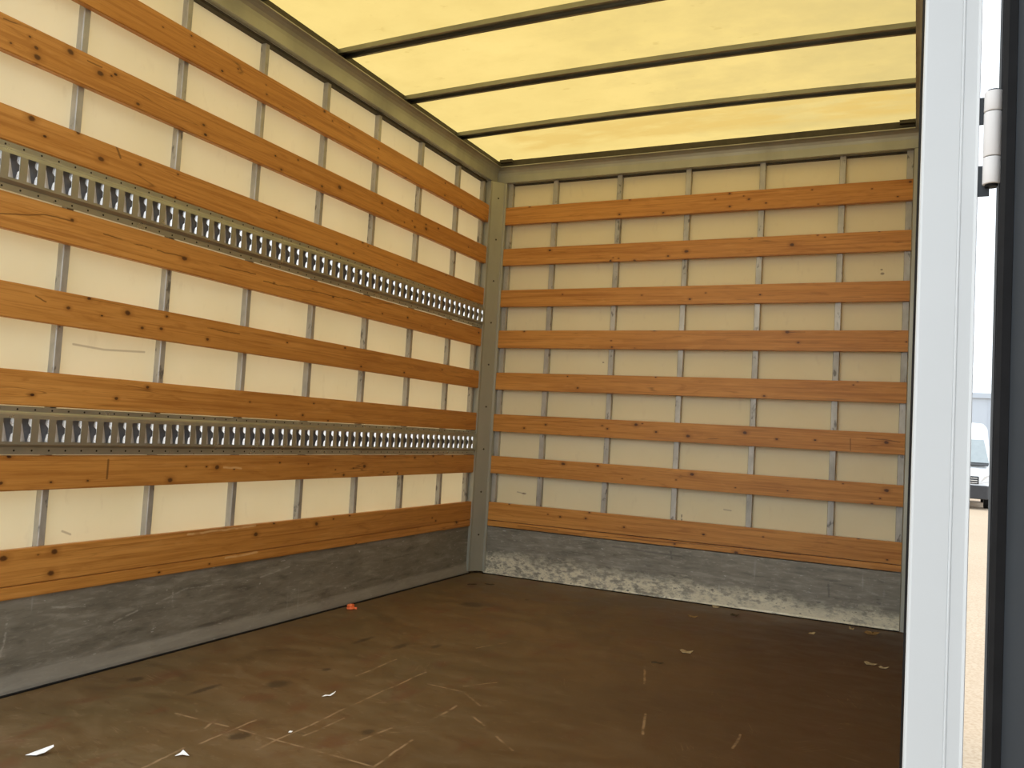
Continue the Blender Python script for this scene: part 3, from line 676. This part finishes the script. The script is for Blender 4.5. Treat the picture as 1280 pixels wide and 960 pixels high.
# ------------------------------------------------------------------ litter on the floor
def flake(name, x, y, pts, h, mat, label, cat, rz=0, group=None, th=0.0008):
    """thin curled scrap: outline points (u,v,lift)"""
    b = bmesh.new(); vs = [b.verts.new((u, v, 0.0012+l)) for u, v, l in pts]
    c = b.verts.new((sum(p[0] for p in pts)/len(pts), sum(p[1] for p in pts)/len(pts), 0.0012+h))
    for i in range(len(vs)): b.faces.new((vs[i], vs[(i+1) % len(vs)], c))
    o = obj(name, b, mat, loc=(x, y, 0)); o.rotation_euler = (0, 0, rz)
    md = o.modifiers.new('thick', 'SOLIDIFY'); md.thickness = th; md.offset = 1
    return tag(o, label, cat, group)
# orange clip: small moulded ring with two lugs
cl = empty('plastic_clip', (0.0500, -1.1330, 0.0), 0.6)
b = bmesh.new(); N = 20
def torus(b, R, r, zc, arc=(0, 2*math.pi), N=20, K=8):
    rings = []
    full = abs(arc[1]-arc[0]-2*math.pi) < 1e-6
    for i in range(N+(0 if full else 1)):
        t = arc[0]+(arc[1]-arc[0])*i/N
        rings.append([b.verts.new(((R+r*math.cos(2*math.pi*j/K))*math.cos(t), (R+r*math.cos(2*math.pi*j/K))*math.sin(t), zc+r*math.sin(2*math.pi*j/K))) for j in range(K)])
    m = len(rings)
    for i in range(m if full else m-1):
        for j in range(K):
            f = b.faces.new((rings[i][j], rings[(i+1) % m][j], rings[(i+1) % m][(j+1) % K], rings[i][(j+1) % K])); f.smooth = True
    if not full: b.faces.new(rings[0]); b.faces.new(rings[-1])
torus(b, 0.0120, 0.0055, 0.0056); torus(b, 0.0115, 0.0050, 0.0150, (0.6, 5.2))
part('clip_ring', b, 'orange_plastic', cl)
b = bmesh.new(); box(b, 0.010, 0.024, -0.004, 0.004, 0.001, 0.009); part('clip_lug', b, 'orange_plastic', cl, bevel=0.001)
tag(cl, 'small bright orange plastic clip on the floor against the left kick plate', 'plastic clip')
flake('paper_scrap', 0.3996, -2.6959, [(-.030, -.004, 0), (-.008, -.012, .002), (.008, -.010, .006), (.022, .004, .012), (.020, .010, .014), (-.004, .008, .006)], .006, 'white_paper', 'largest torn white paper scrap, on the floor at the bottom left', 'paper scrap', 0.75, 'white paper scraps on the floor')
flake('paper_scrap', 0.6497, -2.0392, [(-.018, -.003, 0), (-.004, -.004, .003), (.004, -.001, .001), (.014, .000, .008), (.018, .006, .012), (.008, .005, .004), (.000, .003, .002), (-.010, .002, .003)], .003, 'white_paper', 'thin crinkled white paper scrap just right of the round dark floor stain', 'paper scrap', 0.6, 'white paper scraps on the floor')
flake('paper_scrap', 0.6443, -2.5395, [(-.014, -.006, 0), (.002, -.004, .003), (.016, -.002, .001), (.006, .003, .006), (-.002, .007, .009), (-.006, .002, .004)], .004, 'white_paper', 'small white paper scrap by the bottom edge, right of the largest scrap', 'paper scrap', 0.4, 'white paper scraps on the floor')
flake('paper_scrap', 0.7416, -2.3022, [(-.004, -.003, 0), (.004, -.003, .001), (.005, .003, .002), (-.003, .003, .002)], .002, 'white_paper', 'tiny white speck of paper beside the long floor scratch', 'paper scrap', 0.2, 'white paper scraps on the floor')
rq = random.Random(11).random
def leafy(x, y, L, W, mat, lab, rz=0, nm='wood_chip', cat='wood chip', grp='dry chips and leaves on the floor', lift=0.008):
    flake(nm, x, y, [(-L*(.42+.1*rq()), -W*.1*rq(), lift*rq()), (-L*.3, -W*(.3+.3*rq()), .001), (-L*.05, -W*(.2+.3*rq()), .0005), (L*.2, -W*(.3+.3*rq()), 0), (L*(.4+.12*rq()), -W*.2*rq(), lift*(.4+.6*rq())), (L*.25, W*(.15+.4*rq()), lift*rq()), (L*.02, W*(.1+.2*rq()), lift*(.3+.4*rq())), (-L*.22, W*(.2+.4*rq()), lift*(.4+.6*rq()))], .001, mat, lab, cat, rz, grp, th=0.0015)
leafy(1.3528, -0.9264, .055, .030, 'pale_chip', 'pale curled wood chip alone in the middle of the floor, right side', .5)
leafy(1.9407, -0.6633, .055, .026, 'pale_chip', 'larger of the two pale chips lying side by side near the door post', .3)
leafy(1.9828, -0.6924, .036, .014, 'pale_chip', 'smaller of the two pale chips lying side by side near the door post', .3)
leafy(1.9225, -0.1244, .070, .034, 'dry_leaf', 'brown dry leaf in the far right corner below the kick plate', .3, 'dry_leaf', 'leaf', lift=0.014)
leafy(1.2295, -0.3192, .050, .026, 'dry_leaf', 'small brown chip on the floor left of the black flake, near the end wall', .2)
leafy(1.3728, -0.1576, .040, .024, 'dark_leaf', 'small black flake on the floor close to the end wall kick plate', .1, 'dark_flake', 'flake')
leafy(1.2677, -0.0420, .040, .016, 'pale_chip', 'pale crumb touching the foot of the end wall kick plate', .1, lift=0.012)
leafy(1.7078, -0.2995, .032, .016, 'pale_chip', 'tiny pale chip on the floor halfway between the black flake and the corner leaf', .4)
leafy(1.8408, -0.0869, .026, .020, 'pale_chip', 'small pale crumb just left of the brown corner leaf', .4, lift=0.012)
leafy(1.3053, -1.1273, .050, .010, 'dark_leaf', 'thin dark sliver on the floor in front of the lone pale chip', .35, 'dark_flake', 'flake', lift=0.003)
leafy(0.1636, -0.3243, .050, .012, 'dark_leaf', 'dark sliver on the floor nearest the corner post, left one of two', .9, 'dark_flake', 'flake', lift=0.003)
leafy(0.2277, -0.2640, .050, .012, 'dark_leaf', 'dark sliver on the floor near the corner post, right one of two', .3, 'dark_flake', 'flake', lift=0.003)

# ------------------------------------------------------------------ outside: yard, van, warehouse
GZ = -0.85
bm = bmesh.new(); box(bm, -90, 110, -60, 160, GZ-0.2, GZ)
struct(obj('ground', bm, 'ground'), 'pale sandy concrete yard outside the truck', 'ground')

van = empty('delivery_van', (3.27, 26.05, GZ), math.radians(-2.3))
# local: -y is the front (towards the camera), x across
def loft(b, secs, mi=0, smooth=True):
    rings = [[b.verts.new(p) for p in s] for s in secs]
    for i in range(len(rings)-1):
        k = len(rings[i])
        for j in range(k):
            f = b.faces.new((rings[i][j], rings[i][(j+1) % k], rings[i+1][(j+1) % k], rings[i+1][j])); f.material_index = mi; f.smooth = smooth
    b.faces.new(rings[0]).material_index = mi; b.faces.new(rings[-1]).material_index = mi
def vsec(y, zt, hw, ht, zb=0.42):
    """van cross-section at y: roof height zt, half width hw at waist, ht at roof"""
    P = [(-hw*0.93, zb), (-hw, zb+0.25), (-hw, 1.15 if zt > 1.4 else zt-0.18), (-ht, zt-0.16), (-ht*0.86, zt-0.03), (-ht*0.4, zt), (ht*0.4, zt), (ht*0.86, zt-0.03), (ht, zt-0.16), (hw, 1.15 if zt > 1.4 else zt-0.18), (hw, zb+0.25), (hw*0.93, zb)]
    return [(x, y, z) for x, z in P]
b = bmesh.new()
loft(b, [vsec(0.0, 0.95, 0.80, 0.70), vsec(0.06, 1.08, 0.92, 0.82), vsec(0.45, 1.22, 0.985, 0.92), vsec(0.80, 1.36, 0.99, 0.93), vsec(1.45, 2.15, 0.995, 0.86), vsec(1.75, 2.50, 0.995, 0.84), vsec(2.20, 2.74, 0.995, 0.83), vsec(3.2, 2.80, 0.995, 0.84), vsec(5.9, 2.78, 0.995, 0.84), vsec(6.0, 2.70, 0.97, 0.82)])
part('van_body', b, 'van_paint', van, bevel=0.02)
b = bmesh.new()       # windscreen lies on the sloping front between bonnet and roof
def quadprism(b, q, off):
    A = [b.verts.new(p) for p in q]; o3 = Vector(off); B = [b.verts.new(Vector(p)+o3) for p in q]
    for i in range(4): b.faces.new((A[i], A[(i+1) % 4], B[(i+1) % 4], B[i]))
    b.faces.new(A); b.faces.new(B)
quadprism(b, [(-0.86, 0.77, 1.42), (0.86, 0.77, 1.42), (0.72, 1.43, 2.16), (-0.72, 1.43, 2.16)], (0, -0.05, 0.03))
part('windscreen', b, 'van_glass', van)
b = bmesh.new(); quadprism(b, [(-0.84, 0.60, 1.345), (0.84, 0.60, 1.345), (0.86, 0.74, 1.40), (-0.86, 0.74, 1.40)], (0, -0.02, 0.03)); part('wiper_cowl', b, 'van_black', van)
b = bmesh.new(); box(b, -0.58, 0.58, -0.03, 0.05, 0.78, 1.02); gr = part('radiator_grille', b, 'van_black', van, bevel=0.02)
b = bmesh.new()
for k in range(3): box(b, -0.54, 0.54, -0.045, -0.028, 0.81+0.07*k, 0.83+0.07*k)
obj('grille_bar', b, 'van_chrome', gr)
b = bmesh.new(); cyl(b, (0, -0.03, 0.90), 0.09, -0.03, axis=1, seg=24); obj('round_badge', b, 'van_chrome', gr)
for sx in (-1, 1):
    b = bmesh.new()
    q = [(sx*0.62, 0.00, 0.82), (sx*0.90, 0.06, 0.88), (sx*0.95, 0.12, 1.12), (sx*0.72, 0.02, 1.02)]
    quadprism(b, q if sx > 0 else q[::-1], (0, -0.035, 0.0)); part('headlight', b, 'van_lamp', van)
b = bmesh.new(); loft(b, [[(x, y, z) for x, y, z in ((-0.93, 0.08, 0.36), (-0.93, 0.08, 0.72), (-0.86, 0.4, 0.72), (-0.86, 0.4, 0.36))],
                        [(-0.80, -0.10, 0.32), (-0.80, -0.10, 0.74), (-0.80, 0.3, 0.74), (-0.80, 0.3, 0.32)],
                        [(0.80, -0.10, 0.32), (0.80, -0.10, 0.74), (0.80, 0.3, 0.74), (0.80, 0.3, 0.32)],
                        [(0.93, 0.08, 0.36), (0.93, 0.08, 0.72), (0.86, 0.4, 0.72), (0.86, 0.4, 0.36)]], smooth=False)
part('front_bumper', b, 'van_black', van, bevel=0.02)
for sx in (-1, 1):
    b = bmesh.new(); cyl(b, (sx*0.86-0.12, 1.0, 0.34), 0.34, 0.24, axis=0, seg=28); wh = part('wheel', b, 'rubber', van, bevel=0.03)
    b = bmesh.new(); cyl(b, (sx*0.99-0.01, 1.0, 0.34), 0.20, 0.02, axis=0, seg=24); obj('wheel_rim', b, 'van_chrome', wh)
    b = bmesh.new(); cyl(b, (sx*0.86-0.12, 4.9, 0.34), 0.34, 0.24, axis=0, seg=28); wh = part('wheel', b, 'rubber', van, bevel=0.03)
    b = bmesh.new(); cyl(b, (sx*0.99-0.01, 4.9, 0.34), 0.20, 0.02, axis=0, seg=24); obj('wheel_rim', b, 'van_chrome', wh)
for sx in (-1,):
    b = bmesh.new(); box(b, sx*1.28-0.10, sx*1.28+0.10, 1.10, 1.20, 1.45, 1.85); box(b, sx*1.18, sx*0.94, 1.14, 1.17, 1.52, 1.58) if sx > 0 else box(b, sx*1.2, sx*0.94, 1.14, 1.17, 1.52, 1.58)
    part('side_mirror', b, 'van_black', van, bevel=0.02)
tag(van, 'white high roof delivery van parked outside, seen through the gap beside the hinge', 'van')

wr = empty('warehouse', (8, 70, GZ))
b = bmesh.new(); box(b, -45, 45, 0, 30, 0, 6.2); hall = part('warehouse_wall', b, 'warehouse_cladding', wr)
b = bmesh.new(); box(b, -45.2, 45.2, -0.2, 30.2, 6.2, 6.6); part('roof_edge', b, 'warehouse_trim', wr)
b = bmesh.new()
for k in range(46): box(b, -45+2*k-0.03, -45+2*k+0.03, -0.05, -0.001, 0.3, 6.2)
part('cladding_ribs', b, 'warehouse_cladding', wr)
tag(wr, 'pale blue grey warehouse far behind the white van', 'building')
